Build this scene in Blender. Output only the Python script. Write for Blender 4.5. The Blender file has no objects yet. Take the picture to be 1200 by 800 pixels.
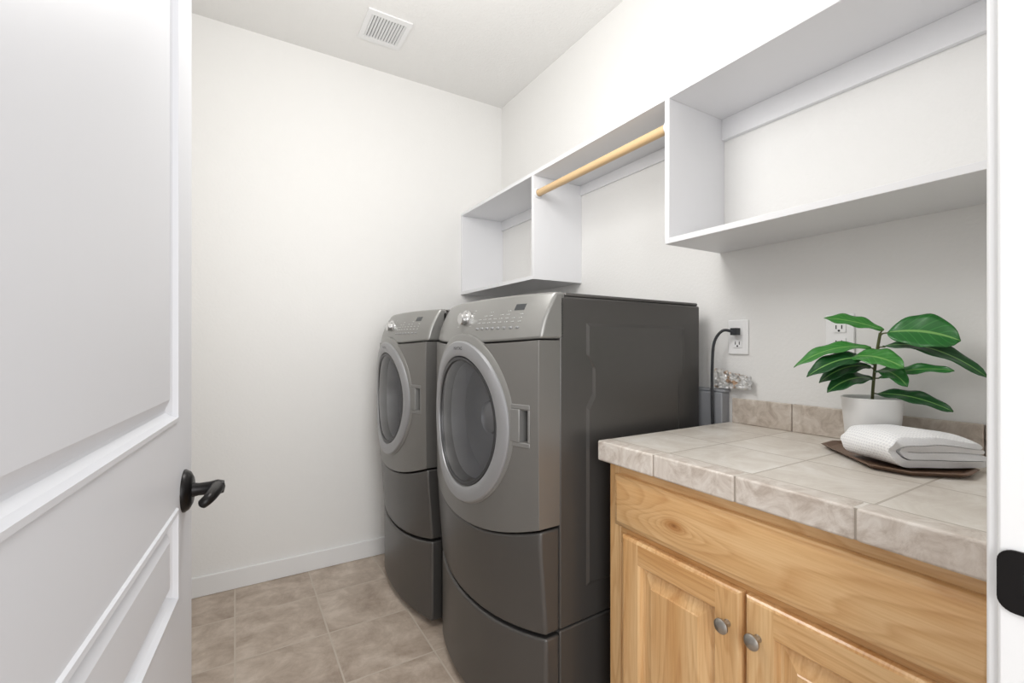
import bpy, math, random, bmesh
from mathutils import Vector, Matrix, noise
random.seed(3)
S=bpy.context.scene
S.view_settings.view_transform='Standard'
COL=S.collection
CEIL=2.74; WX=1.50; WY=2.61; LX=-0.32; FY=0.138; H=1.185

# ---------------------------------------------------------------- materials
def lin(c):
    c=c/255.0
    return c/12.92 if c<=0.04045 else ((c+0.055)/1.055)**2.4
def rgb(r,g,b): return (lin(r),lin(g),lin(b),1)
def newmat(name,col=(200,200,200),rough=0.5,metal=0.0,coat=0.0,spec=0.5):
    m=bpy.data.materials.new(name); m.use_nodes=True
    b=m.node_tree.nodes['Principled BSDF']
    b.inputs['Base Color'].default_value=rgb(*col)
    b.inputs['Roughness'].default_value=rough
    b.inputs['Metallic'].default_value=metal
    b.inputs['Coat Weight'].default_value=coat
    b.inputs['Specular IOR Level'].default_value=spec
    return m
def nd(m,t,**k):
    n=m.node_tree.nodes.new(t)
    for a,v in k.items(): setattr(n,a,v)
    return n
def lk(m,a,b): m.node_tree.links.new(a,b)
def bsdf(m): return m.node_tree.nodes['Principled BSDF']
def coords(m,kind='Object',scale=(1,1,1),loc=(0,0,0)):
    mp=nd(m,'ShaderNodeMapping')
    if kind=='World':
        g=nd(m,'ShaderNodeNewGeometry'); lk(m,g.outputs['Position'],mp.inputs['Vector'])
    else:
        g=nd(m,'ShaderNodeTexCoord'); lk(m,g.outputs[kind],mp.inputs['Vector'])
    mp.inputs['Scale'].default_value=scale; mp.inputs['Location'].default_value=loc
    return mp.outputs['Vector']
def noisebump(m,scale=100,strength=0.1,dist=0.01,detail=2,kind='Object',sc=(1,1,1)):
    v=coords(m,kind,sc)
    n=nd(m,'ShaderNodeTexNoise'); n.inputs['Scale'].default_value=scale; n.inputs['Detail'].default_value=detail
    lk(m,v,n.inputs['Vector'])
    b=nd(m,'ShaderNodeBump'); b.inputs['Strength'].default_value=strength; b.inputs['Distance'].default_value=dist
    lk(m,n.outputs['Fac'],b.inputs['Height']); lk(m,b.outputs['Normal'],bsdf(m).inputs['Normal'])
def ramp(m,fac,stops):
    r=nd(m,'ShaderNodeValToRGB'); e=r.color_ramp.elements
    while len(e)<len(stops): e.new(0.5)
    for i,(p,c) in enumerate(stops):
        e[i].position=p; e[i].color=c
    lk(m,fac,r.inputs['Fac']); return r.outputs['Color']

def mat_wall(name,col,s=0.25):
    m=newmat(name,col,0.65,spec=0.25)
    noisebump(m,90,s,0.004,3,'World'); return m
M_wall=mat_wall('wall_paint',(236,235,233))
M_ceil=mat_wall('ceiling_paint',(237,236,234),0.5)
M_trim=newmat('trim_white',(235,235,235),0.35)
M_door=newmat('door_paint',(213,214,218),0.4)
noisebump(M_door,60,0.12,0.002,3,'Object',(1,1,0.05))
M_shelf=newmat('shelf_white',(231,231,233),0.4)

def mat_tiles(name,size,loc,base,dark,light,grout,mortar,rough,nscale=6.0,vein=0.0,tv=0.4):
    m=newmat(name,base,rough)
    v=coords(m,'World',(1,1,1),loc)
    br=nd(m,'ShaderNodeTexBrick'); br.offset=0.0; br.squash=1.0
    br.inputs['Scale'].default_value=1; br.inputs['Mortar Size'].default_value=mortar
    br.inputs['Mortar Smooth'].default_value=0.2
    br.inputs['Brick Width'].default_value=size; br.inputs['Row Height'].default_value=size
    br.inputs['Color1'].default_value=(0.38,0.38,0.38,1); br.inputs['Color2'].default_value=(0.62,0.62,0.62,1)
    br.inputs['Mortar'].default_value=(0.5,0.5,0.5,1); br.inputs['Bias'].default_value=0
    lk(m,v,br.inputs['Vector'])
    n=nd(m,'ShaderNodeTexNoise'); n.inputs['Scale'].default_value=nscale; n.inputs['Detail'].default_value=10
    n.inputs['Roughness'].default_value=0.7; n.inputs['Distortion'].default_value=vein
    # shift the pattern per tile so that every tile has its own mottling
    ad=nd(m,'ShaderNodeVectorMath',operation='MULTIPLY_ADD'); lk(m,br.outputs['Color'],ad.inputs[0]); ad.inputs[1].default_value=(9,7,5); lk(m,v,ad.inputs[2])
    lk(m,ad.outputs[0],n.inputs['Vector'])
    col=ramp(m,n.outputs['Fac'],[(0.33,rgb(*dark)),(0.5,rgb(*base)),(0.66,rgb(*light))])
    mx=nd(m,'ShaderNodeMix',data_type='RGBA',blend_type='SOFT_LIGHT'); mx.inputs['Factor'].default_value=tv
    lk(m,col,mx.inputs['A']); lk(m,br.outputs['Color'],mx.inputs['B'])
    m2=nd(m,'ShaderNodeMix',data_type='RGBA'); lk(m,br.outputs['Fac'],m2.inputs['Factor'])
    lk(m,mx.outputs['Result'],m2.inputs['A']); m2.inputs['B'].default_value=rgb(*grout)
    lk(m,m2.outputs['Result'],bsdf(m).inputs['Base Color'])
    b=nd(m,'ShaderNodeBump',invert=True); b.inputs['Strength'].default_value=0.4; b.inputs['Distance'].default_value=0.002
    lk(m,br.outputs['Fac'],b.inputs['Height']); lk(m,b.outputs['Normal'],bsdf(m).inputs['Normal'])
    return m
M_floor=mat_tiles('floor_tile',0.33,(0.0,-0.02,0),(186,170,155),(160,143,128),(210,196,182),(197,185,171),0.0036,0.42,7,0.3,0.4)
M_ctop=mat_tiles('counter_tile',0.215,(-0.715+0.0,-0.13,0),(225,218,208),(209,199,188),(237,232,225),(190,180,168),0.0026,0.28,8,0.8,0.25)
def mat_stone(name,base,dark,light):
    m=newmat(name,base,0.35)
    v=coords(m,'World')
    n=nd(m,'ShaderNodeTexNoise'); n.inputs['Scale'].default_value=18; n.inputs['Detail'].default_value=8
    n.inputs['Distortion'].default_value=1.5; n.inputs['Roughness'].default_value=0.68
    lk(m,v,n.inputs['Vector'])
    c=ramp(m,n.outputs['Fac'],[(0.32,rgb(*dark)),(0.5,rgb(*base)),(0.68,rgb(*light))])
    lk(m,c,bsdf(m).inputs['Base Color']); return m
M_edge=mat_stone('edge_tile',(214,204,194),(188,174,162),(232,225,217))
M_splash=mat_stone('backsplash_tile',(200,188,176),(174,160,147),(218,209,199))
M_grout=newmat('grout',(172,162,151),0.8)

def mat_wood(name,scale,seed=0.0,knot=None,fine=(60,3,60)):
    m=newmat(name,(214,165,110),0.3,coat=0.25)
    v=coords(m,'World',scale,(seed,seed*1.7,seed*0.6))
    n=nd(m,'ShaderNodeTexNoise'); n.inputs['Scale'].default_value=1; n.inputs['Detail'].default_value=1.5
    n.inputs['Roughness'].default_value=0.3
    lk(m,v,n.inputs['Vector'])
    val=n.outputs['Fac']; kc=None
    if knot:
        g=nd(m,'ShaderNodeNewGeometry'); sp=nd(m,'ShaderNodeVectorMath',operation='SUBTRACT'); lk(m,g.outputs['Position'],sp.inputs[0]); sp.inputs[1].default_value=knot
        sc=nd(m,'ShaderNodeVectorMath',operation='MULTIPLY'); lk(m,sp.outputs[0],sc.inputs[0]); sc.inputs[1].default_value=(0,11,24)
        ln=nd(m,'ShaderNodeVectorMath',operation='LENGTH'); lk(m,sc.outputs[0],ln.inputs[0])
        sq=nd(m,'ShaderNodeMath',operation='POWER'); lk(m,ln.outputs['Value'],sq.inputs[0]); sq.inputs[1].default_value=1.3
        ad=nd(m,'ShaderNodeMath',operation='ADD'); lk(m,sq.outputs[0],ad.inputs[0]); ad.inputs[1].default_value=0.55
        dv=nd(m,'ShaderNodeMath',operation='DIVIDE'); dv.inputs[0].default_value=0.30; lk(m,ad.outputs[0],dv.inputs[1])
        a2=nd(m,'ShaderNodeMath',operation='ADD'); lk(m,val,a2.inputs[0]); lk(m,dv.outputs[0],a2.inputs[1]); val=a2.outputs[0]
        kc=ramp(m,ln.outputs['Value'],[(0.0,(0.40,0.25,0.14,1)),(0.16,(0.70,0.54,0.38,1)),(0.5,(1,1,1,1))])
    mu=nd(m,'ShaderNodeMath',operation='MULTIPLY'); mu.inputs[1].default_value=15; lk(m,val,mu.inputs[0])
    fr=nd(m,'ShaderNodeMath',operation='FRACT'); lk(m,mu.outputs[0],fr.inputs[0])
    c=ramp(m,fr.outputs[0],[(0.0,rgb(233,194,142)),(0.5,rgb(228,186,132)),(0.84,rgb(209,161,107)),(1.0,rgb(233,194,142))])
    v2=coords(m,'World',fine)
    n2=nd(m,'ShaderNodeTexNoise'); n2.inputs['Scale'].default_value=4; n2.inputs['Detail'].default_value=4
    lk(m,v2,n2.inputs['Vector'])
    c2=ramp(m,n2.outputs['Fac'],[(0.3,rgb(212,164,110)),(0.65,rgb(240,204,154))])
    n3=nd(m,'ShaderNodeTexNoise'); n3.inputs['Scale'].default_value=0.7; n3.inputs['Detail'].default_value=1
    lk(m,v,n3.inputs['Vector'])
    mx=nd(m,'ShaderNodeMix',data_type='RGBA',blend_type='MIX'); mx.inputs['Factor'].default_value=0.42
    lk(m,c,mx.inputs['A']); lk(m,c2,mx.inputs['B'])
    m3=nd(m,'ShaderNodeMix',data_type='RGBA',blend_type='MULTIPLY'); m3.inputs['Factor'].default_value=1
    lk(m,mx.outputs['Result'],m3.inputs['A']); lk(m,ramp(m,n3.outputs['Fac'],[(0.36,(0.82,0.69,0.54,1)),(0.6,(1,1,1,1))]),m3.inputs['B'])
    res=m3.outputs['Result']
    if kc:
        m4=nd(m,'ShaderNodeMix',data_type='RGBA',blend_type='MULTIPLY'); m4.inputs['Factor'].default_value=1
        lk(m,res,m4.inputs['A']); lk(m,kc,m4.inputs['B']); res=m4.outputs['Result']
    lk(m,res,bsdf(m).inputs['Base Color'])
    return m
M_woodH=mat_wood('hickory_horizontal',(9,1.6,12),0,None,(60,2.5,60))
M_woodD=mat_wood('hickory_knotted',(9,1.4,11),1.1,(0.9,0.73,0.756),(60,2.5,60))
M_woodV=mat_wood('hickory_vertical',(9,15,1.2),3.3,None,(60,60,2.5))
M_rod=newmat('rod_wood',(216,184,140),0.4)
noisebump(M_rod,40,0.1,0.001,2,'Object',(8,0.5,8))
M_side=newmat('graphite_side_shaded',(86,84,82),0.33,0.4)  # machine paint on the sides, with their shade put into the colour
M_front=newmat('graphite_front_lit',(126,124,121),0.33,0.5)  # same graphite paint, colour lightened where the front catches light
M_low=newmat('graphite_lower_shaded',(92,90,88),0.34,0.5)  # same graphite again, colour darkened for the shaded lower front
M_cons=newmat('console_grey',(142,141,138),0.32,0.45)
M_silver=newmat('silver_ring',(156,156,158),0.35,0.42)
M_grip=newmat('grip_grey',(134,133,131),0.35,0.4)
M_chrome=newmat('chrome',(215,215,215),0.15,1.0)
M_nickel=newmat('brushed_nickel',(170,165,158),0.28,0.9)
M_dark=newmat('dark_gap',(22,22,23),0.6)
M_rim=newmat('glass_rim',(50,50,52),0.35)
M_drum=newmat('drum',(165,165,168),0.3,0.7)
M_glass=newmat('door_glass',(76,78,82),0.04,0.0,1.0)
bsdf(M_glass).inputs['Alpha'].default_value=0.4
M_black=newmat('black_bronze',(28,26,26),0.35,0.6)
M_cord=newmat('dark_cord',(46,48,52),0.5)
M_plate=newmat('outlet_plate',(244,244,244),0.3)
M_box=newmat('utility_box',(152,154,159),0.45)
M_foil=newmat('crinkled_foil',(200,196,192),0.38,0.4)
v=coords(M_foil,'Object')
vo=nd(M_foil,'ShaderNodeTexNoise'); vo.inputs['Scale'].default_value=38; vo.inputs['Detail'].default_value=3; lk(M_foil,v,vo.inputs['Vector'])
lk(M_foil,ramp(M_foil,vo.outputs['Fac'],[(0.36,rgb(180,150,124)),(0.44,rgb(205,204,202)),(0.7,rgb(230,230,230))]),bsdf(M_foil).inputs['Base Color'])
M_pot=newmat('white_ceramic',(242,242,241),0.3)
M_soil=newmat('soil',(60,45,34),0.9); noisebump(M_soil,120,0.8,0.01)
M_leafs=[]
for i,(a,b) in enumerate([((38,108,44),(58,132,60)),((26,78,36),(42,100,48)),((58,130,52),(82,154,72))]):
    m=newmat('leaf_%d'%i,a,0.36,coat=0.1)
    uv=nd(m,'ShaderNodeTexCoord'); sx=nd(m,'ShaderNodeSeparateXYZ'); lk(m,uv.outputs['UV'],sx.inputs[0])
    s1=nd(m,'ShaderNodeMath',operation='SUBTRACT'); lk(m,sx.outputs['Y'],s1.inputs[0]); s1.inputs[1].default_value=0.5
    ab=nd(m,'ShaderNodeMath',operation='ABSOLUTE'); lk(m,s1.outputs[0],ab.inputs[0])
    ad=nd(m,'ShaderNodeMath',operation='MULTIPLY_ADD'); lk(m,ab.outputs[0],ad.inputs[0]); ad.inputs[1].default_value=-0.6; lk(m,sx.outputs['X'],ad.inputs[2])
    mm=nd(m,'ShaderNodeMath',operation='MULTIPLY'); lk(m,ad.outputs[0],mm.inputs[0]); mm.inputs[1].default_value=7
    f=nd(m,'ShaderNodeMath',operation='FRACT'); lk(m,mm.outputs[0],f.inputs[0])
    cv=ramp(m,f.outputs[0],[(0.0,rgb(*b)),(0.12,rgb(*a)),(0.88,rgb(*a)),(1.0,rgb(*b))])
    cm=ramp(m,ab.outputs[0],[(0.0,(1,1,1,1)),(0.025,(1,1,1,1)),(0.04,(0,0,0,1))])
    mx=nd(m,'ShaderNodeMix',data_type='RGBA'); lk(m,cm,mx.inputs['Factor']); lk(m,cv,mx.inputs['A']); mx.inputs['B'].default_value=rgb(124,174,94)
    lk(m,mx.outputs['Result'],bsdf(m).inputs['Base Color']); M_leafs.append(m)
M_stem=newmat('stem',(86,92,52),0.6)
M_tray=newmat('walnut_tray',(112,88,72),0.45); noisebump(M_tray,30,0.15,0.002,4,'Object',(1,12,1))
M_towel=newmat('waffle_towel',(250,250,250),0.95,spec=0.1)
uv=nd(M_towel,'ShaderNodeTexCoord'); mp=nd(M_towel,'ShaderNodeMapping'); mp.inputs['Scale'].default_value=(850,850,1)
lk(M_towel,uv.outputs['UV'],mp.inputs['Vector']); sx=nd(M_towel,'ShaderNodeSeparateXYZ'); lk(M_towel,mp.outputs['Vector'],sx.inputs[0])
s1=nd(M_towel,'ShaderNodeMath',operation='SINE'); lk(M_towel,sx.outputs['X'],s1.inputs[0])
s2=nd(M_towel,'ShaderNodeMath',operation='SINE'); lk(M_towel,sx.outputs['Y'],s2.inputs[0])
s3=nd(M_towel,'ShaderNodeMath',operation='MAXIMUM'); lk(M_towel,s1.outputs[0],s3.inputs[0]); lk(M_towel,s2.outputs[0],s3.inputs[1])
bp=nd(M_towel,'ShaderNodeBump'); bp.inputs['Strength'].default_value=0.45; bp.inputs['Distance'].default_value=0.001
lk(M_towel,s3.outputs[0],bp.inputs['Height']); lk(M_towel,bp.outputs['Normal'],bsdf(M_towel).inputs['Normal'])
lk(M_towel,ramp(M_towel,s3.outputs[0],[(0.0,rgb(238,238,240)),(0.8,rgb(253,253,253))]),bsdf(M_towel).inputs['Base Color'])
M_ventd=newmat('vent_dark',(110,110,110),0.7)
M_mark=newmat('console_marking',(205,205,205),0.5)
M_disp=newmat('display',(62,64,66),0.2)

# ---------------------------------------------------------------- mesh builder
class MB:
    def __init__(s): s.v=[]; s.f=[]; s.mi=[]
    def add(s,vs,fs,mi=0):
        o=len(s.v); s.v+=[tuple(p) for p in vs]
        for f in fs: s.f.append(tuple(i+o for i in f)); s.mi.append(mi)
        return s
    def box(s,x0,x1,y0,y1,z0,z1,mi=0):
        vs=[(x,y,z) for x in(x0,x1) for y in(y0,y1) for z in(z0,z1)]
        return s.add(vs,[(0,1,3,2),(4,6,7,5),(0,4,5,1),(2,3,7,6),(0,2,6,4),(1,5,7,3)],mi)
    def lathe(s,prof,c,axis='z',n=40,mi=0,cap0=False,cap1=False):
        vs=[];fs=[]
        for r,h in prof:
            for k in range(n):
                a=2*math.pi*k/n; p,q=r*math.cos(a),r*math.sin(a)
                if axis=='z': vs.append((c[0]+p,c[1]+q,c[2]+h))
                elif axis=='y': vs.append((c[0]+p,c[1]+h,c[2]+q))
                else: vs.append((c[0]+h,c[1]+p,c[2]+q))
        for i in range(len(prof)-1):
            for k in range(n):
                k2=(k+1)%n; fs.append((i*n+k,i*n+k2,(i+1)*n+k2,(i+1)*n+k))
        if cap0: fs.append(tuple(range(n))[::-1])
        if cap1: fs.append(tuple((len(prof)-1)*n+k for k in range(n)))
        return s.add(vs,fs,mi)
    def warp(s,fn):
        s.v=[fn(*p) for p in s.v]; return s
    def tube(s,path,rad,n=12,mi=0):
        P=[Vector(p) for p in path]; vs=[];fs=[]
        if not isinstance(rad,(list,tuple)): rad=[rad]*len(P)
        up=None
        for i,p in enumerate(P):
            t=(P[min(i+1,len(P)-1)]-P[max(i-1,0)]).normalized()
            if up is None:
                up=Vector((0,0,1)) if abs(t.z)<0.9 else Vector((1,0,0))
            a=t.cross(up).normalized(); b=a.cross(t).normalized(); up=b
            for k in range(n):
                q=2*math.pi*k/n; vs.append(p+rad[i]*(math.cos(q)*a+math.sin(q)*b))
        for i in range(len(P)-1):
            for k in range(n):
                k2=(k+1)%n; fs.append((i*n+k,i*n+k2,(i+1)*n+k2,(i+1)*n+k))
        fs.append(tuple(range(n))[::-1]); fs.append(tuple((len(P)-1)*n+k for k in range(n)))
        return s.add(vs,fs,mi)
    def panel(s,a0,a1,b0,b1,prof,mapf,mi=0):
        vs=[];fs=[]
        for ins,d in prof:
            for a,b in((a0+ins,b0+ins),(a1-ins,b0+ins),(a1-ins,b1-ins),(a0+ins,b1-ins)): vs.append(mapf(a,b,d))
        for i in range(len(prof)-1):
            for k in range(4):
                k2=(k+1)%4; fs.append((i*4+k,i*4+k2,(i+1)*4+k2,(i+1)*4+k))
        o=(len(prof)-1)*4; fs.append((o,o+1,o+2,o+3))
        return s.add(vs,fs,mi)
    def slab(s,x0,x1,zl,zh,yf,yb,nx=36,nz=12,mi=0):
        vs=[];fs=[]
        for i in range(nx+1):
            x=x0+(x1-x0)*i/nx
            for j in range(nz+1):
                z=zl(x)+(zh(x)-zl(x))*j/nz; vs.append((x,yf(x,z),z))
        nf=len(vs)
        for i in range(nx+1):
            x=x0+(x1-x0)*i/nx
            for j in range(nz+1):
                z=zl(x)+(zh(x)-zl(x))*j/nz; vs.append((x,yb,z))
        I=lambda i,j:i*(nz+1)+j
        for i in range(nx):
            for j in range(nz):
                fs.append((I(i,j),I(i+1,j),I(i+1,j+1),I(i,j+1)))
                fs.append((nf+I(i,j),nf+I(i,j+1),nf+I(i+1,j+1),nf+I(i+1,j)))
        for i in range(nx):
            fs.append((I(i,0),nf+I(i,0),nf+I(i+1,0),I(i+1,0))); fs.append((I(i,nz),I(i+1,nz),nf+I(i+1,nz),nf+I(i,nz)))
        for j in range(nz):
            fs.append((I(0,j),I(0,j+1),nf+I(0,j+1),nf+I(0,j))); fs.append((I(nx,j),nf+I(nx,j),nf+I(nx,j+1),I(nx,j+1)))
        return s.add(vs,fs,mi)

def obj(name,mb,mats,parent=None,bevel=0,seg=3,smooth=True,ang=35,off=(0,0,0)):
    me=bpy.data.meshes.new(name)
    vs=[(p[0]-off[0],p[1]-off[1],p[2]-off[2]) for p in mb.v]
    me.from_pydata(vs,[],mb.f); me.update()
    if not isinstance(mats,(list,tuple)): mats=[mats]
    for m in mats: me.materials.append(m)
    for i,p in enumerate(me.polygons): p.material_index=mb.mi[i]
    bm=bmesh.new(); bm.from_mesh(me)
    bmesh.ops.recalc_face_normals(bm,faces=bm.faces); bm.to_mesh(me); bm.free()
    if smooth:
        for p in me.polygons: p.use_smooth=True
        me.set_sharp_from_angle(angle=math.radians(ang))
    o=bpy.data.objects.new(name,me); COL.objects.link(o)
    if parent: o.parent=parent
    else: o.location=off
    if bevel:
        b=o.modifiers.new('bevel','BEVEL'); b.width=bevel; b.segments=seg; b.limit_method='ANGLE'; b.angle_limit=math.radians(40)
    return o
def root(name,loc,label,category,rot=0):
    e=bpy.data.objects.new(name,None); e.empty_display_size=0.05; COL.objects.link(e)
    e.location=loc; e.rotation_euler=(0,0,rot); e['label']=label; e['category']=category; return e
def struct(o,label=None):
    o['kind']='structure'
    if label: o['label']=label
    return o
def tag(o,label,cat): o['label']=label; o['category']=cat; return o

# ---------------------------------------------------------------- room
T=0.1; DXL=-0.15; DXR=0.66; DH=2.06; FB=0.02
struct(obj('floor',MB().box(LX-T,WX+T,-1.6,WY+T,-0.1,0),M_floor,smooth=False),'beige-grey stone-look ceramic tile floor')
struct(obj('ceiling',MB().box(LX-T,WX+T,FB,WY+T,CEIL,CEIL+0.1),M_ceil,smooth=False),'white textured ceiling')
struct(obj('wall_back',MB().box(LX-T,WX+T,WY,WY+T,0,CEIL),M_wall,smooth=False),'white lightly textured wall')
struct(obj('wall_right',MB().box(WX,WX+T,FB,WY,0,CEIL),M_wall,smooth=False),'white lightly textured wall')
struct(obj('wall_left',MB().box(LX-T,LX,FB,WY,0,CEIL),M_wall,smooth=False),'white lightly textured wall')
struct(obj('wall_front',MB().box(LX,DXL-0.02,FB,FY,0,CEIL).box(DXR+0.02,WX,FB,FY,0,CEIL).box(DXL-0.02,DXR+0.02,FB,FY,DH+0.02,CEIL),M_wall,smooth=False),'white wall with the doorway')
struct(obj('baseboard_back',MB().box(LX,WX,WY-0.014,WY,0,0.095),M_trim,bevel=0.004),'white painted baseboard')
struct(obj('baseboard_left',MB().box(LX,LX+0.014,0.3,WY-0.014,0,0.095),M_trim,bevel=0.004),'white painted baseboard')
struct(obj('trim_1',MB().box(DXR,DXR+0.02,FB-0.004,FY+0.004,0,DH).box(DXR+0.005,DXR+0.062,FY,FY+0.013,0,DH+0.05),M_trim,bevel=0.003),'white painted door jamb and casing')
struct(obj('trim_2',MB().box(DXL-0.02,DXL,FB-0.004,FY+0.004,0,DH),M_trim,bevel=0.003),'white painted door jamb')
struct(obj('trim_3',MB().box(DXL-0.02,DXR+0.02,FB-0.004,FY+0.004,DH,DH+0.02),M_trim,bevel=0.003),'white painted head jamb')

zc=0.951
def rrect(y0,y1,z0,z1,r,n=6):
    out=[]
    for (cy_,cz_,a0) in((y1-r,z1-r,0),(y0+r,z1-r,90),(y0+r,z0+r,180),(y1-r,z0+r,270)):
        for k in range(n+1):
            a=math.radians(a0+90*k/n); out.append((cy_+r*math.cos(a),cz_+r*math.sin(a)))
    return out
mb=MB(); A=rrect(0.082,0.1415,zc-0.031,zc+0.031,0.013); B=rrect(0.098,0.1235,zc-0.011,zc+0.011,0.003); n=len(A)
xa,xb=DXR-0.003,DXR-0.0001
vs=[(xa,y,z) for y,z in A]+[(xa,y,z) for y,z in B]+[(xb,y,z) for y,z in A]+[(xb,y,z) for y,z in B]
fs=[]
for k in range(n):
    k2=(k+1)%n
    fs+=[(k,k2,n+k2,n+k),(k,k2,2*n+k2,2*n+k),(n+k,n+k2,3*n+k2,3*n+k)]
mb.add(vs,fs)
mb.add([(DXR-0.0006,y,z) for y,z in B],[tuple(range(n))],1)
for s_ in(1,-1): mb.lathe([(0.0045,-0.0042),(0.0045,-0.002)],(DXR,0.11,zc+0.023*s_),'x',16,mi=2,cap0=True)
o=obj('strike_plate',mb,[M_black,M_dark,M_nickel],off=(DXR,0.111,zc-0.03))
tag(o,'black metal strike plate screwed to the white door jamb','door hardware')

# ---------------------------------------------------------------- open door
ang=math.atan2(0.996,0.092)
e=bpy.data.objects.new('door_1',None); COL.objects.link(e); e.location=(-0.1395,0.167,0); e.rotation_euler=(0,0,ang)
struct(e,'white painted raised-panel interior door standing open')
mb=MB(); W=0.81; DZ=2.03; z0=0.012
def dm(a,b,d): return (a,d,b)
st=0.115
prof=[(0,0),(0.002,-0.003),(0.008,-0.0035),(0.011,0.004),(0.017,0.011),(0.021,0.011),(0.037,0.002),(0.038,0.0015)]
rows=[(z0,0.24,'r'),(0.24,0.66,'p'),(0.66,0.795,'r'),(0.795,0.938,'p'),(0.938,1.068,'r'),(1.068,1.90,'p'),(1.90,DZ,'r')]
mb.panel(0,st,z0,DZ,[(0,0)],dm); mb.panel(W-st,W,z0,DZ,[(0,0)],dm)
for a,b,k in rows:
    mb.panel(st,W-st,a,b,[(0,0)] if k=='r' else prof,dm)
vs=[(0,0,z0),(W,0,z0),(W,0,DZ),(0,0,DZ),(0,0.035,z0),(W,0.035,z0),(W,0.035,DZ),(0,0.035,DZ)]
mb.add(vs,[(0,4,5,1),(1,5,6,2),(2,6,7,3),(3,7,4,0),(4,7,6,5)])
obj('door_leaf',mb,M_door,e,smooth=False)
kx=W-0.062; kz=0.948
mb=MB().lathe([(0.0,-0.012),(0.022,-0.012),(0.030,-0.008),(0.034,-0.002),(0.034,0.0)],(kx,0,kz),'y',32)
mb.lathe([(0.0120,-0.010),(0.0100,-0.020),(0.0105,-0.034),(0.0125,-0.046),(0.010,-0.055),(0.0,-0.057)],(kx,0,kz),'y',24)
pth=[];rd=[]
for i in range(17):
    t=i/16
    x=kx-0.060*math.sin(t*math.pi*0.58); y=-0.046+0.014*t**2; z=kz+0.001-0.010*t**2.4
    pth.append((x,y,z)); rd.append(0.0105*(1-0.3*t))
rd[-1]=0.005
mb.tube(pth,rd,14)
obj('door_lever',mb,M_black,e)

# ---------------------------------------------------------------- ceiling vent
mb=MB(); cx,cy=0.632,2.255; a=0.105; b=0.115; zt=CEIL-0.0003
mb.box(cx-a,cx-a+0.022,cy-b,cy+b,zt-0.008,zt); mb.box(cx+a-0.022,cx+a,cy-b,cy+b,zt-0.008,zt)
mb.box(cx-a+0.022,cx+a-0.022,cy-b,cy-b+0.03,zt-0.008,zt); mb.box(cx-a+0.022,cx+a-0.022,cy+b-0.03,cy+b,zt-0.008,zt)
mb.box(cx-a+0.022,cx+a-0.022,cy-b+0.03,cy+b-0.03,zt-0.001,zt,1)
n=12
for i in range(n):
    x=cx-a+0.028+(2*a-0.056)*i/(n-1)
    mb.add([(x-0.004,cy-b+0.03,zt-0.002),(x+0.004,cy-b+0.03,zt-0.009),(x+0.004,cy+b-0.03,zt-0.009),(x-0.004,cy+b-0.03,zt-0.002),
            (x-0.003,cy-b+0.03,zt-0.001),(x+0.005,cy-b+0.03,zt-0.008),(x+0.005,cy+b-0.03,zt-0.008),(x-0.003,cy+b-0.03,zt-0.001)],
           [(0,1,2,3),(4,7,6,5),(0,4,5,1),(2,6,7,3),(1,5,6,2),(0,3,7,4)])
tag(obj('ceiling_vent',mb,[M_trim,M_ventd],off=(cx,cy,zt-0.009),smooth=False),'white metal square louvred air vent on the ceiling','vent')

# ---------------------------------------------------------------- shelving
SX=1.207; ST=2.005; SBl=1.515; SBr=1.533; th=0.018; PA=1.797; PB=1.025
rt=root('wall_shelf',(1.35,1.37,SBl-th),'long white painted wall shelving with cubbies and a wooden hanging rod','shelf')
O=tuple(rt.location)
obj('top_board',MB().box(SX,WX,FY,WY,ST-th,ST),M_shelf,rt,bevel=0.0015,off=O)
for (ya,yb,SBt) in((PA,PA+th,SBl),(PB-th,PB,SBr),(WY-th,WY,SBl),(FY,FY+th,SBr)):
    obj('side_panel',MB().box(SX,WX,ya,yb,SBt-th,ST-th),M_shelf,rt,bevel=0.0012,off=O)
obj('bottom_board',MB().box(SX,WX,PA+th,WY-th,SBl-th,SBl),M_shelf,rt,bevel=0.0012,off=O)
obj('bottom_board',MB().box(SX,WX,FY+th,PB-th,SBr-th,SBr),M_shelf,rt,bevel=0.0012,off=O)
for ya,yb,ch,ct in((PA+th,WY-th,0.06,0.012),(PB,PA,0.05,0.008),(FY+th,PB-th,0.075,0.016)):
    obj('support_cleat',MB().box(WX-ct,WX,ya,yb,ST-th-ch,ST-th),M_shelf,rt,bevel=0.0012,off=O)
mb=MB().lathe([(0.0165,0),(0.0165,PA-PB)],(0,0,0),'y',28,cap0=True,cap1=True)
mb.v=[(x+1.232,y+PB,z+1.905) for x,y,z in mb.v]
r=obj('hanging_rod',mb,M_rod,rt,off=O); r['label']='natural wood hanging rod'
for yy,s in((PB,1),(PA,-1)):
    obj('rod_socket',MB().lathe([(0.024,0),(0.024,0.004*s),(0.0185,0.012*s)],(1.232,yy,1.905),'y',24),M_shelf,rt,off=O)

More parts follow.
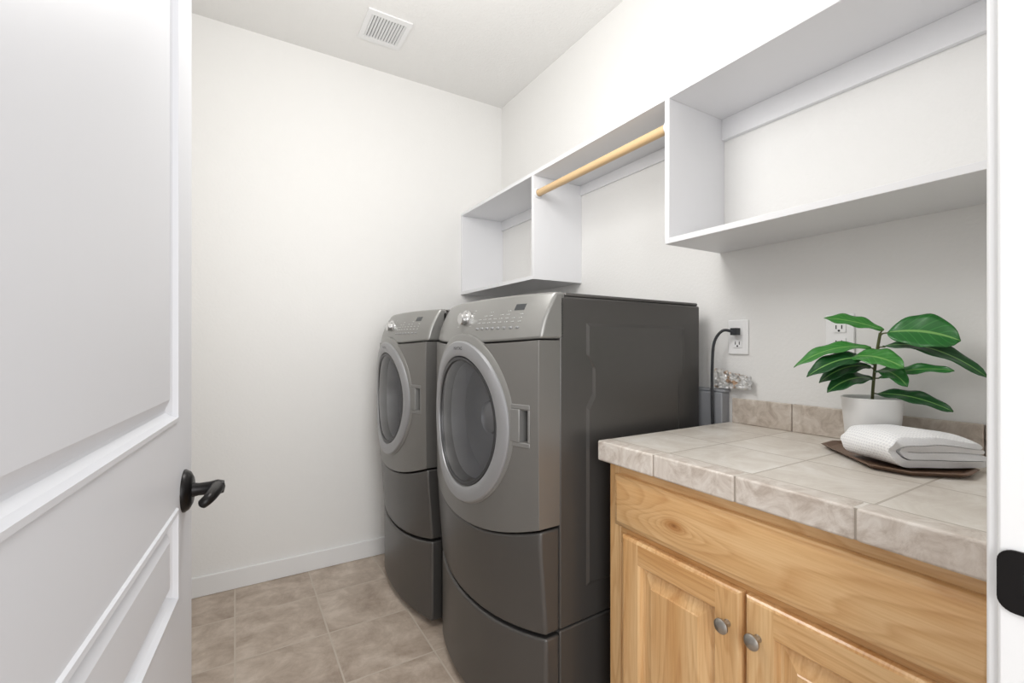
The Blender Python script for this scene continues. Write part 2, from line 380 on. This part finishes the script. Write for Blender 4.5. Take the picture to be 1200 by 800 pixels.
# ---------------------------------------------------------------- counter + cabinet
CX=0.88; CY=0.985; CT=0.914; CB=0.859
rt=root('countertop',(1.19,0.56,CB),'beige stone-look tiled countertop with a low tiled backsplash','countertop')
O=tuple(rt.location)
mb=MB().box(CX+0.006,WX,FY,CY-0.003,CB+0.004,CT,0)
obj('tile_surface',mb,M_ctop,rt,off=O)
mb=MB()
ys=[FY,0.355,0.57,0.785,CY]
for i in range(4):
    g=0.0012
    y0=ys[i]+(g if i else 0); y1=ys[i+1]-(g if i<3 else 0)
    mb.box(CX,CX+0.048,y0,y1,CB,CT+0.001)
obj('edge_tile',mb,M_edge,rt,bevel=0.005,off=O)
mb=MB().box(CX+0.003,CX+0.047,FY,CY-0.002,CB+0.002,CT-0.001)
obj('edge_grout',mb,M_grout,rt,off=O)
mb=MB()
yb=[FY,0.34,0.555,0.77,0.972]
for i in range(4):
    mb.box(WX-0.012,WX-0.0005,yb[i]+0.001,yb[i+1]-0.001,CT,CT+0.086)
obj('backsplash',mb,M_splash,rt,bevel=0.003,off=O)

rt=root('base_cabinet',(1.2,0.55,0),'light hickory base cabinet with a drawer front and two raised-panel doors','cabinet')
O=tuple(rt.location)
FX=0.912
mb=MB().box(FX+0.02,WX-0.005,FY+0.002,0.965,0.10,CB,0)
mb.box(FX+0.07,WX-0.005,FY+0.002,0.96,0,0.10,0)
mb.box(FX,FX+0.02,0.925,0.967,0.10,CB,0); mb.box(FX,FX+0.02,FY+0.002,0.925,0.81,CB,1)
mb.box(FX,FX+0.02,FY+0.002,0.925,0.64,0.71,1); mb.box(FX,FX+0.02,FY+0.002,0.925,0.10,0.14,1)
mb.box(FX,FX+0.02,0.53,0.59,0.14,0.64,0); mb.box(FX,FX+0.02,FY+0.002,0.24,0.14,0.64,0)
mb.box(FX+0.002,FX+0.02,0.24,0.925,0.14,0.81,0)
obj('cabinet_body',mb,[M_woodV,M_woodH],rt,off=O,bevel=0.0008,seg=1)
mb=MB()
def cm(a,b,d): return (FX-0.021+d,a,b)
ya,yb2,za,zb=0.19,0.934,0.692,0.830
mb.panel(ya,yb2,za,zb,[(0,0.021),(0,0.008),(0.003,0.005),(0.009,0.004),(0.012,0.001),(0.016,0)],cm)
obj('drawer',mb,M_woodD,rt,off=O,ang=60)
def cabdoor(y0,y1,z0,z1,ky,kz):
    mb=MB(); f=0.058
    pr=[(0,0.020),(0,0.006),(0.003,0.002),(0.007,0)]
    vs=[];fs=[]
    for ins,d in pr:
        for a,b in((y0+ins,z0+ins),(y1-ins,z0+ins),(y1-ins,z1-ins),(y0+ins,z1-ins)): vs.append(cm(a,b,d))
    for i in range(len(pr)-1):
        for k in range(4):
            k2=(k+1)%4; fs.append((i*4+k,i*4+k2,(i+1)*4+k2,(i+1)*4+k))
    mb.add(vs,fs,0)
    i=0.007
    mb.panel(y0+i,y0+f,z0+i,z1-i,[(0,0)],cm,0); mb.panel(y1-f,y1-i,z0+i,z1-i,[(0,0)],cm,0)
    mb.panel(y0+f,y1-f,z0+i,z0+f,[(0,0)],cm,1); mb.panel(y0+f,y1-f,z1-f,z1-i,[(0,0)],cm,1)
    mb.panel(y0+f,y1-f,z0+f,z1-f,[(0,0),(0.004,0.004),(0.007,0.013),(0.013,0.014),(0.042,0.003),(0.044,0.000)],cm,0)
    mb.add([cm(a,b,0.020) for a,b in((y0,z0),(y1,z0),(y1,z1),(y0,z1))],[(0,1,2,3)],0)
    d=obj('door',mb,[M_woodV,M_woodH],rt,off=O,smooth=False)
    k=MB().lathe([(0.008,0),(0.0065,-0.006),(0.006,-0.012),(0.011,-0.016),(0.0155,-0.020),(0.0155,-0.024),(0.011,-0.028),(0.0,-0.030)],(FX-0.021,ky,kz),'x',28)
    k=obj('knob',k,M_nickel,d,off=O); k['label']='brushed nickel round knob'
cabdoor(0.563,0.902,0.12,0.674,0.592,0.597)
cabdoor(0.214,0.553,0.12,0.674,0.526,0.600)

# ---------------------------------------------------------------- laundry machines
def textmesh(s,size,x,z,yfn,ext=0.0006):
    c=bpy.data.curves.new('t','FONT'); c.body=s; c.size=size; c.align_x='CENTER'
    o=bpy.data.objects.new('t',c); COL.objects.link(o)
    bpy.context.view_layer.update()
    me=bpy.data.meshes.new_from_object(o)
    vs=[(v.co.x+x,yfn(v.co.x+x,v.co.y+z)-ext,v.co.y+z) for v in me.vertices]
    fs=[tuple(p.vertices) for p in me.polygons]
    bpy.data.objects.remove(o); bpy.data.curves.remove(c); bpy.data.meshes.remove(me)
    return vs,fs
HW=0.343
def bow(x):
    t=min(1,abs(x)/HW)
    return -(0.072+0.062*(1-t**2.2))
def smile(e,c): return lambda x: c+(e-c)*(x/HW)**2
OV=0.955
def onbow(x,y,z): return (x*OV,y+bow(x*OV),z)
def machine(name,label,loc,rot):
    rt=root(name,loc,label,'washing machine',rot)
    mb=MB().box(-HW,HW,0,0.65,0.372,1.325)
    mb.box(-HW+0.003,HW-0.003,0.022,0.645,1.325,1.3365)
    obj('cabinet_body',mb,M_side,rt,bevel=0.006)
    for sgn in(1,-1):
        mb=MB()
        x=sgn*HW
        pts=[(0.10,0.47),(0.10,1.0),(0.125,1.04),(0.125,1.12),(0.10,1.16),(0.10,1.25),(0.56,1.25),(0.56,1.10),(0.535,1.06),(0.535,0.72),(0.56,0.68),(0.56,0.47)]
        cyy=0.33; czz=0.86
        inner=[(y+(0.010 if y<cyy else -0.010), z+(0.010 if z<czz else -0.010)) for y,z in pts]
        n=len(pts)
        vs=[(x,y,z) for y,z in pts]+[(x+sgn*0.004,y,z) for y,z in inner]
        mb.add(vs,[(k,(k+1)%n,(k+1)%n+n,k+n) for k in range(n)]+[tuple(range(n,2*n))])
        obj('pressed_side_panel',mb,M_side,rt,ang=20,smooth=False)
    ZC=0.936
    yf=lambda x,z: bow(x)-0.004*math.sin((z-0.6)*4)
    mb=MB().slab(-HW,HW,smile(0.672,0.608),lambda x:1.198-0.012*(1-(x/HW)**2),yf,0.0,48,20)
    fp=obj('front_panel',mb,M_front,rt)
    cm_=MB().lathe([(0.205,-0.25),(0.205,-0.008)],(0,0,ZC),'y',64,cap0=True,cap1=True)
    cm_.v=[(x*OV,y,z) for x,y,z in cm_.v]
    cm_.box(0.281,0.310,-0.2,-0.040,0.910,1.000)
    cut=obj('cut',cm_,M_rim,rt,smooth=False)
    bo=fp.modifiers.new('b','BOOLEAN'); bo.object=cut; bo.operation='DIFFERENCE'; bo.solver='EXACT'
    bpy.context.view_layer.update()
    dg=bpy.context.evaluated_depsgraph_get()
    me=bpy.data.meshes.new_from_object(fp.evaluated_get(dg))
    fp.modifiers.clear(); fp.data=me
    bpy.data.objects.remove(cut)
    b=fp.modifiers.new('bevel','BEVEL'); b.width=0.010; b.segments=4; b.limit_method='ANGLE'; b.angle_limit=math.radians(50)
    mb=MB().lathe([(0.204,-0.10),(0.195,-0.03),(0.17,-0.018),(0.0,-0.016)],(0,0,ZC),'y',56)
    mb.lathe([(0.06,-0.016),(0.055,-0.035),(0.035,-0.045),(0.0,-0.047)],(0,0,ZC),'y',32)
    mb.v=[(x*OV,y,z) for x,y,z in mb.v]
    obj('drum',mb,M_drum,rt)
    yl=lambda x,z: bow(x)*0.97+0.02*max(0,(0.62-z))/0.25
    mb=MB().slab(-HW,HW,smile(0.372,0.340),lambda x: smile(0.666,0.602)(x),yl,0.0,40,8)
    obj('lower_panel',mb,M_low,rt,bevel=0.008)
    yc=lambda x,z: bow(x)+0.004+0.42*(z-1.2)-0.010*math.sin(max(0,min(1,(z-1.198)/0.14))*math.pi)
    mb=MB().slab(-HW,HW,lambda x:1.203-0.012*(1-(x/HW)**2),lambda x:1.337,yc,0.02,44,8)
    con=obj('control_console',mb,M_cons,rt,bevel=0.008)
    mb=MB()
    for k in range(8):
        x=0.075+0.026*k; z=1.236
        y=yc(x,z); mb.box(x-0.0065,x+0.0065,y-0.003,y+0.01,z-0.0035,z+0.0035)
    kb=obj('button',mb,M_silver,con,bevel=0.002); kb['label']='row of small oval silver buttons'; kb['kind']='stuff'
    mb=MB()
    for k in range(8):
        for j in range(2+(k%3)):
            if k==6 and j>1: continue
            x=0.075+0.026*k; z=1.254+0.011*j; y=yc(x,z)
            mb.box(x-0.007,x+0.003-0.002*((k+j)%3),y-0.0008,y+0.01,z-0.0009,z+0.0009)
            mb.lathe([(0.0012,-0.0010),(0.0012,0.003)],(x+0.007,y,z),'y',8,cap0=True)
    for q in range(-3,4):
        for sd in(-1,1):
            x=-0.02+sd*(0.040+0.004*(abs(q)%2)); z=1.272+0.0085*q; y=yc(x,z)
            mb.box(x-0.006,x+0.006,y-0.0008,y+0.01,z-0.0009,z+0.0009)
    dmk=obj('dial_marking',mb,M_mark,con); dmk['kind']='stuff'
    mb=MB().slab(0.225,0.262,lambda x:1.288,lambda x:1.306,lambda x,z:yc(x,z)-0.001,0.0,6,3)
    obj('display',mb,M_disp,con)
    x=-0.02;z=1.272;y=yc(x,z)
    mb=MB().lathe([(0.029,0.006),(0.029,-0.003),(0.025,-0.006),(0.021,-0.006),(0.020,-0.022),(0.017,-0.025),(0,-0.025)],(x,y,z),'y',36)
    kn=obj('control_knob',mb,M_chrome,con); kn['label']='round chrome control dial'
    base=obj('door',MB().lathe([(0.277,0.004),(0.276,-0.005),(0.270,-0.008),(0.21,-0.008)],(0,0,ZC+0.010),'y',80).warp(onbow),M_cons,rt)
    mb=MB().lathe([(0.262,0.004),(0.262,-0.012),(0.258,-0.016),(0.240,-0.018),(0.222,-0.017),(0.214,-0.013),(0.211,-0.004)],(0,0,ZC),'y',80).warp(onbow)
    q=obj('door_ring',mb,M_silver,base); q['label']='silver grey door ring'
    mb=MB().lathe([(0.212,-0.006),(0.209,-0.011),(0.200,-0.011),(0.196,-0.004),(0.192,0.03)],(0,0,ZC),'y',72).warp(onbow)
    obj('glass_rim',mb,M_rim,base)
    mb=MB().lathe([(0.198,-0.007),(0.18,-0.011),(0.14,-0.014),(0.08,-0.016),(0.04,-0.016),(0.0,-0.016)],(0,0,ZC),'y',64).warp(onbow)
    q=obj('door_glass',mb,M_glass,base); q['label']='dark domed glass'
    vs,fs=textmesh('MAYTAG',0.015,0.0,ZC+0.2325,lambda x,z:bow(x)-0.0182)
    mb=MB().add(vs,fs); obj('badge_lettering',mb,M_disp,base,smooth=False)
    mb=MB(); xa,xb=0.252,0.316
    yh=lambda x,z: bow(x)-0.0065+0.05*max(0,x-0.285)
    mb.slab(xa,xb,lambda x:0.894,lambda x:0.908,yh,-0.045,8,3); mb.slab(xa,xb,lambda x:1.002,lambda x:1.016,yh,-0.045,8,3)
    mb.slab(xa,0.284,lambda x:0.908,lambda x:1.002,lambda x,z:bow(x)-0.0085,-0.045,5,3); mb.slab(0.309,xb,lambda x:0.908,lambda x:1.002,yh,-0.045,3,3)
    mb.slab(0.284,0.309,lambda x:0.908,lambda x:1.002,lambda x,z:-0.052,-0.045,3,2,1)
    hd=obj('handle',mb,[M_grip,M_rim],base,bevel=0.004); hd['label']='grey moulded grip with a dark recess'
    yp=lambda x,z: bow(x)*0.95+0.018
    obj('pedestal_body',MB().box(-HW,HW,0,0.65,0.018,0.368).box(-HW+0.03,HW-0.03,0.03,0.62,0,0.018),M_side,rt,bevel=0.005)
    obj('pedestal_drawer',MB().slab(-HW,HW,lambda x:0.03,smile(0.362,0.330),yp,0.0,40,8),M_low,rt,bevel=0.008)
    return rt
machine('washing_machine','graphite front-loading laundry machine on a drawer pedestal beside the cabinet',(0.780,1.387,0),math.radians(-90+2.0))
machine('washing_machine','graphite front-loading laundry machine on a drawer pedestal beside the bare wall',(0.752,2.150,0),math.radians(-90))

# ---------------------------------------------------------------- outlets, cord, box, foil
def outlet(y,z,label):
    rt=root('wall_outlet',(WX-0.006,y,z-0.06),label,'outlet'); O=tuple(rt.location)
    obj('cover_plate',MB().box(WX-0.007,WX-0.0002,y-0.037,y+0.037,z-0.06,z+0.06),M_plate,rt,bevel=0.003,off=O)
    for dz in((-0.022,0.022)):
        mb=MB().box(WX-0.010,WX-0.005,y-0.017,y+0.017,z+dz-0.014,z+dz+0.014)
        mb.box(WX-0.0108,WX-0.008,y-0.0085,y-0.006,z+dz-0.004,z+dz+0.007,1); mb.box(WX-0.0108,WX-0.008,y+0.006,y+0.0085,z+dz-0.004,z+dz+0.007,1)
        mb.lathe([(0.003,0),(0.003,0.0012)],(WX-0.0108,y,z+dz-0.009),'x',12,mi=1,cap0=True)
        obj('receptacle',mb,[M_plate,M_dark],rt,off=O)
outlet(0.952,1.212,'white duplex wall outlet with a dark plug in it')
outlet(0.640,1.213,'white duplex wall outlet behind the plant')
def bez(P,n=40):
    out=[];P=[Vector(p) for p in P]
    for i in range(len(P)-1):
        p0=P[max(i-1,0)];p1=P[i];p2=P[i+1];p3=P[min(i+2,len(P)-1)]
        for k in range(n//(len(P)-1)):
            t=k/(n//(len(P)-1))
            out.append(0.5*((2*p1)+(-p0+p2)*t+(2*p0-5*p1+4*p2-p3)*t*t+(-p0+3*p1-3*p2+p3)*t**3))
    out.append(P[-1]); return out
mb=MB().box(1.466,1.4895,0.941,0.963,1.219,1.243)
mb.tube(bez([(1.470,0.955,1.231),(1.455,0.985,1.234),(1.446,1.010,1.195),(1.443,1.016,1.12),(1.444,1.018,1.0),(1.444,1.014,0.86)],50),0.005,12)
tag(obj('power_cord',mb,M_cord,off=(1.46,1.0,0.86)),'dark power cord plugged into the wall outlet','power cord')
tag(obj('utility_box',MB().box(1.455,WX-0.001,0.987,1.14,0.0,1.018).box(1.460,WX-0.002,0.98,1.145,1.018,1.028),M_box,bevel=0.004,off=(1.486,1.05,0.0)),'light grey plastic duct box standing against the wall','utility box')
mb=MB(); vs=[];fs=[];nx,nz=20,9
for i in range(nx+1):
    for j in range(nz+1):
        y=0.893+0.132*i/nx; z=1.030+0.070*j/nz-0.025*(1-i/nx)*(j/nz)
        x=1.476+random.uniform(-0.006,0.006)+0.006*math.sin(i*0.5)
        if 0<i<nx: y+=random.uniform(-0.002,0.002)
        vs.append((min(x,1.489),y,z+random.uniform(0,0.004)))
for i in range(nx):
    for j in range(nz):
        a,b_,c,d=i*(nz+1)+j,(i+1)*(nz+1)+j,(i+1)*(nz+1)+j+1,i*(nz+1)+j+1
        fs+=[(a,b_,c),(a,c,d)] if random.random()<0.5 else [(a,b_,d),(b_,c,d)]
mb.add(vs,fs); o=obj('foil_wrap',mb,M_foil,off=(1.47,0.96,1.02),smooth=False)
so=o.modifiers.new('s','SOLIDIFY'); so.thickness=0.0015
tag(o,'crinkled silver foil wrap on the box against the wall','foil')

# ---------------------------------------------------------------- tray, towel, plant
TC=Vector((1.325,0.460,CT+0.001)); E1=Vector((0.67,0.742,0)); E2=Vector((0.742,-0.67,0))
ta=math.atan2(E1.y,E1.x)
mb=MB()
def octo(a,b,c,z): return [(-a+c,-b,z),(a-c,-b,z),(a,-b+c,z),(a,b-c,z),(a-c,b,z),(-a+c,b,z),(-a,b-c,z),(-a,-b+c,z)]
rings=[octo(.145,.088,.045,0.0),octo(.157,.100,.05,0.008),octo(.160,.103,.05,0.010),octo(.155,.098,.05,0.011),octo(.143,.086,.044,0.005)]
vs=sum(rings,[]); fs=[]
for i in range(len(rings)-1):
    for k in range(8): fs.append((i*8+k,i*8+(k+1)%8,(i+1)*8+(k+1)%8,(i+1)*8+k))
fs.append(tuple(range(8))[::-1]); fs.append(tuple(32+k for k in range(8)))
mb.add(vs,fs)
tr=obj('serving_tray',mb,M_tray,smooth=False); tr.location=TC; tr.rotation_euler=(0,0,ta)
tag(tr,'dark brown eight-sided wooden tray on the countertop','tray')

def towel():
    A=0.092; t=0.0185; path=[]
    zs=[0.0095,0.0095+t,0.0095+2*t,0.0095+3*t]; N=14
    for k in range(N+1): path.append((-A+(2*A-0.034)*k/N+0.0, zs[3]))
    cy_=A-0.034; r=(zs[3]-zs[0])/2; zc_=(zs[3]+zs[0])/2
    for k in range(1,16):
        q=math.pi*k/16; path.append((cy_+r*1.2*math.sin(q),zc_+r*math.cos(q)))
    for k in range(N+1): path.append((cy_-(2*A-0.036)*k/N,zs[0]))
    r2=t/2; ye=path[-1][0]
    for k in range(1,8):
        q=math.pi*k/8; path.append((ye-r2*math.sin(q),zs[0]+r2-r2*math.cos(q)))
    for k in range(N+1): path.append((ye+(cy_-ye)*k/N,zs[1]))
    for k in range(1,8):
        q=math.pi*k/8; path.append((cy_+r2*math.sin(q),zs[1]+r2-r2*math.cos(q)))
    for k in range(N+1): path.append((cy_-(cy_+A+0.004)*k/N,zs[2]))
    n=len(path); h=0.0083; nor=[]
    for i in range(n):
        a=path[max(i-1,0)];b=path[min(i+1,n-1)]
        dx,dz=b[0]-a[0],b[1]-a[1]; l=math.hypot(dx,dz) or 1; nor.append((-dz/l,dx/l))
    out=[(path[i][0]+nor[i][0]*h,path[i][1]+nor[i][1]*h) for i in range(n)]
    for q in range(1,5):
        a=math.pi*q/5; nx_,nz_=nor[-1]; tx,tz=nz_,-nx_
        out.append((path[-1][0]+h*(nx_*math.cos(a)+tx*math.sin(a)),path[-1][1]+h*(nz_*math.cos(a)+tz*math.sin(a))))
    out+=[(path[i][0]-nor[i][0]*h,path[i][1]-nor[i][1]*h) for i in range(n-1,-1,-1)]
    for q in range(1,5):
        a=math.pi*q/5; nx_,nz_=-nor[0][0],-nor[0][1]; tx,tz=nz_,-nx_
        out.append((path[0][0]+h*(nx_*math.cos(a)+tx*math.sin(a)),path[0][1]+h*(nz_*math.cos(a)+tz*math.sin(a))))
    return out,n
out,n=towel(); m=len(out); NX=34; vs=[];fs=[];uvs=[]
Lx=0.070
for i in range(NX+1):
    u=-1+2*i/NX
    x=Lx*u
    s=0
    for k,(y,z) in enumerate(out):
        if k: s+=math.hypot(out[k][0]-out[k-1][0],out[k][1]-out[k-1][1])
        nn=noise.noise(Vector((x*14,y*14,z*20)))
        zz=z*(1-0.18*max(0,min(1,-y/0.09))-0.10*abs(u)**3)
        vs.append((x+0.010*noise.noise(Vector((y*9,z*60,3))),y*(1+0.02*nn)+0.004*math.sin(x*30+z*50),max(0.0003,zz+0.003*nn*min(1,z/0.02))))
        uvs.append((x,s))
for i in range(NX):
    for k in range(m-1): fs.append((i*m+k,i*m+k+1,(i+1)*m+k+1,(i+1)*m+k))
    fs.append((i*m+m-1,i*m,(i+1)*m,(i+1)*m+m-1))
for bi in(0,NX):
    b=bi*m
    for i in range(n-1):
        fs.append((b+i,b+i+1,b+(2*n+4-1-(i+1)),b+(2*n+4-1-i)))
    fs.append(tuple(b+k for k in range(n-1,n+5))); fs.append(tuple([b+2*n+3]+[b+k for k in range(2*n+4,m)]+[b+0]))
me=bpy.data.meshes.new('folded_towel'); me.from_pydata(vs,[],fs); me.update()
bm=bmesh.new(); bm.from_mesh(me); bmesh.ops.recalc_face_normals(bm,faces=bm.faces); bm.to_mesh(me); bm.free()
ul=me.uv_layers.new(name='UVMap')
for lp in me.loops: ul.data[lp.index].uv=uvs[lp.vertex_index]
for p in me.polygons: p.use_smooth=True
me.set_sharp_from_angle(angle=math.radians(60))
me.materials.append(M_towel)
tw=bpy.data.objects.new('folded_towel',me); COL.objects.link(tw)
tw.location=(1.289,0.418,TC.z+0.0115); tw.rotation_euler=(0,0,ta+math.radians(12))
tag(tw,'folded white waffle-weave towel lying on the wooden tray','towel')

PC=Vector((1.393,0.524,TC.z+0.0058)); 
rt=root('potted_fiddle_leaf_plant',PC,'small fiddle-leaf plant in a white ceramic pot on the tray','potted plant')
O=tuple(PC)
ph=0.130
mb=MB().lathe([(0.0,0),(0.050,0),(0.054,0.004),(0.064,ph-0.004),(0.066,ph),(0.062,ph+0.001),(0.060,ph-0.004),(0.057,ph-0.02),(0.0,ph-0.02)],tuple(PC),'z',48)
obj('pot',mb,M_pot,rt,off=O)
mb=MB().lathe([(0.0575,ph-0.018),(0.03,ph-0.012),(0.0,ph-0.010)],tuple(PC),'z',32)
obj('soil',mb,M_soil,rt,off=O)
Lv=Vector((0.30,-0.954,0)); Vv=Vector((-0.954,-0.30,0)); Zv=Vector((0,0,1))
def P3(l,z,f): return Vector((PC.x,PC.y,0))+Lv*l+Vv*f+Zv*z
mb=MB()
stem=bez([P3(0,1.02,0),P3(0.004,1.09,0.01),P3(0.010,1.16,0.01),P3(0.018,1.215,0.02)],30)
mb.tube(stem,0.0035,10)
leaves=[ # base(l,z,f), tip(l,z,f), width, facing, mat, arch
 ((.030,1.216,.02),(.160,1.200,.05),.100,0.9,0,.010),
 ((.025,1.222,.02),(-.098,1.262,.03),.046,0.6,2,.004),
 ((.000,1.178,.02),(-.164,1.130,.05),.052,0.5,2,.020),
 ((.005,1.150,.02),(-.128,1.108,.09),.066,0.5,1,.018),
 ((-.04,1.155,.03),(.064,1.138,.10),.066,0.6,2,.010),
 ((.022,1.182,.01),(.202,1.120,.05),.056,0.5,1,.026),
 ((.010,1.100,.01),(.150,1.132,.05),.036,0.6,0,.010),
 ((.008,1.062,.01),(.148,1.040,.05),.044,0.6,1,.010),
 ((.005,1.100,.01),(-.085,1.070,.08),.058,0.6,1,.014),
 ((.000,1.130,.02),(-.105,1.092,.06),.058,0.6,1,.016),
 ((.010,1.120,.02),(.070,1.094,.08),.050,0.5,0,.012),
]
for bpt,tpt,w,fc,mi,arch in leaves:
    B=P3(*bpt); Tt=P3(*tpt); d=(Tt-B); L=d.length; d.normalize()
    nrm=(Zv*(1-fc*0.5)+Vv*fc).normalized(); side=d.cross(nrm).normalized(); nrm=side.cross(d).normalized()
    if nrm.z<0: nrm=-nrm
    vs=[];fs=[];uv=[];nt=18;ns=8
    for i in range(nt+1):
        t=i/nt
        c=B+d*L*t+Zv*arch*4*t*(1-t)-Zv*0.006*t**3
        hw=w*0.5*(math.sin(math.pi*min(1,t)**0.9)**0.62)*(0.74+0.36*t) if 0<t<1 else 0.0006
        for j in range(ns+1):
            s=-1+2*j/ns
            p=c+side*hw*s+nrm*(abs(s)**1.5*hw*0.15+0.003*math.sin(t*17+s*2)*abs(s))
            if p.x>1.485: p.x=1.485
            vs.append(p); uv.append((t,(s+1)/2))
    for i in range(nt):
        for j in range(ns): fs.append((i*(ns+1)+j,(i+1)*(ns+1)+j,(i+1)*(ns+1)+j+1,i*(ns+1)+j+1))
    lf=obj('leaf',MB().add(vs,fs),M_leafs[mi],rt,off=O,ang=80)
    ul=lf.data.uv_layers.new(name='UVMap')
    for lp in lf.data.loops: ul.data[lp.index].uv=uv[lp.vertex_index]
    so=lf.modifiers.new('s','SOLIDIFY'); so.thickness=0.0006
    near=min(stem,key=lambda q:(q-B).length+abs(q.z-(B.z-0.02))*0.6)
    mb.tube([near,(near+B)*0.5+Zv*0.002,B+d*0.006],0.0018,8)
obj('stem',mb,M_stem,rt,off=O)

# ---------------------------------------------------------------- lights, world, camera
def area(name,loc,rot,size,power,col=(1,1,1)):
    l=bpy.data.lights.new(name,'AREA'); l.energy=power; l.size=size; l.color=col
    o=bpy.data.objects.new(name,l); COL.objects.link(o); o.location=loc; o.rotation_euler=rot; return o
l=bpy.data.lights.new('ceiling_light','POINT'); l.energy=27; l.shadow_soft_size=0.25; l.color=(1,0.995,0.98)
o=bpy.data.objects.new('ceiling_light',l); COL.objects.link(o); o.location=(0.42,1.15,2.15)
area('hall_fill',(0.0,-1.3,1.5),(math.radians(84),0,math.radians(-12)),1.7,42,(0.99,0.995,1))  # unseen fill panel added behind the camera, brightens under the shelves
w=bpy.data.worlds.new('world'); S.world=w; w.use_nodes=True
w.node_tree.nodes['Background'].inputs['Color'].default_value=(0.985,0.99,1,1)
w.node_tree.nodes['Background'].inputs['Strength'].default_value=1.0
cam=bpy.data.cameras.new('camera'); co=bpy.data.objects.new('camera',cam); COL.objects.link(co)
co.location=(0,0,H); co.rotation_euler=(math.radians(90),0,math.radians(-31.2))
cam.sensor_width=36; cam.lens=536/1200*36; cam.shift_y=4/1200; cam.clip_start=0.01
S.camera=co
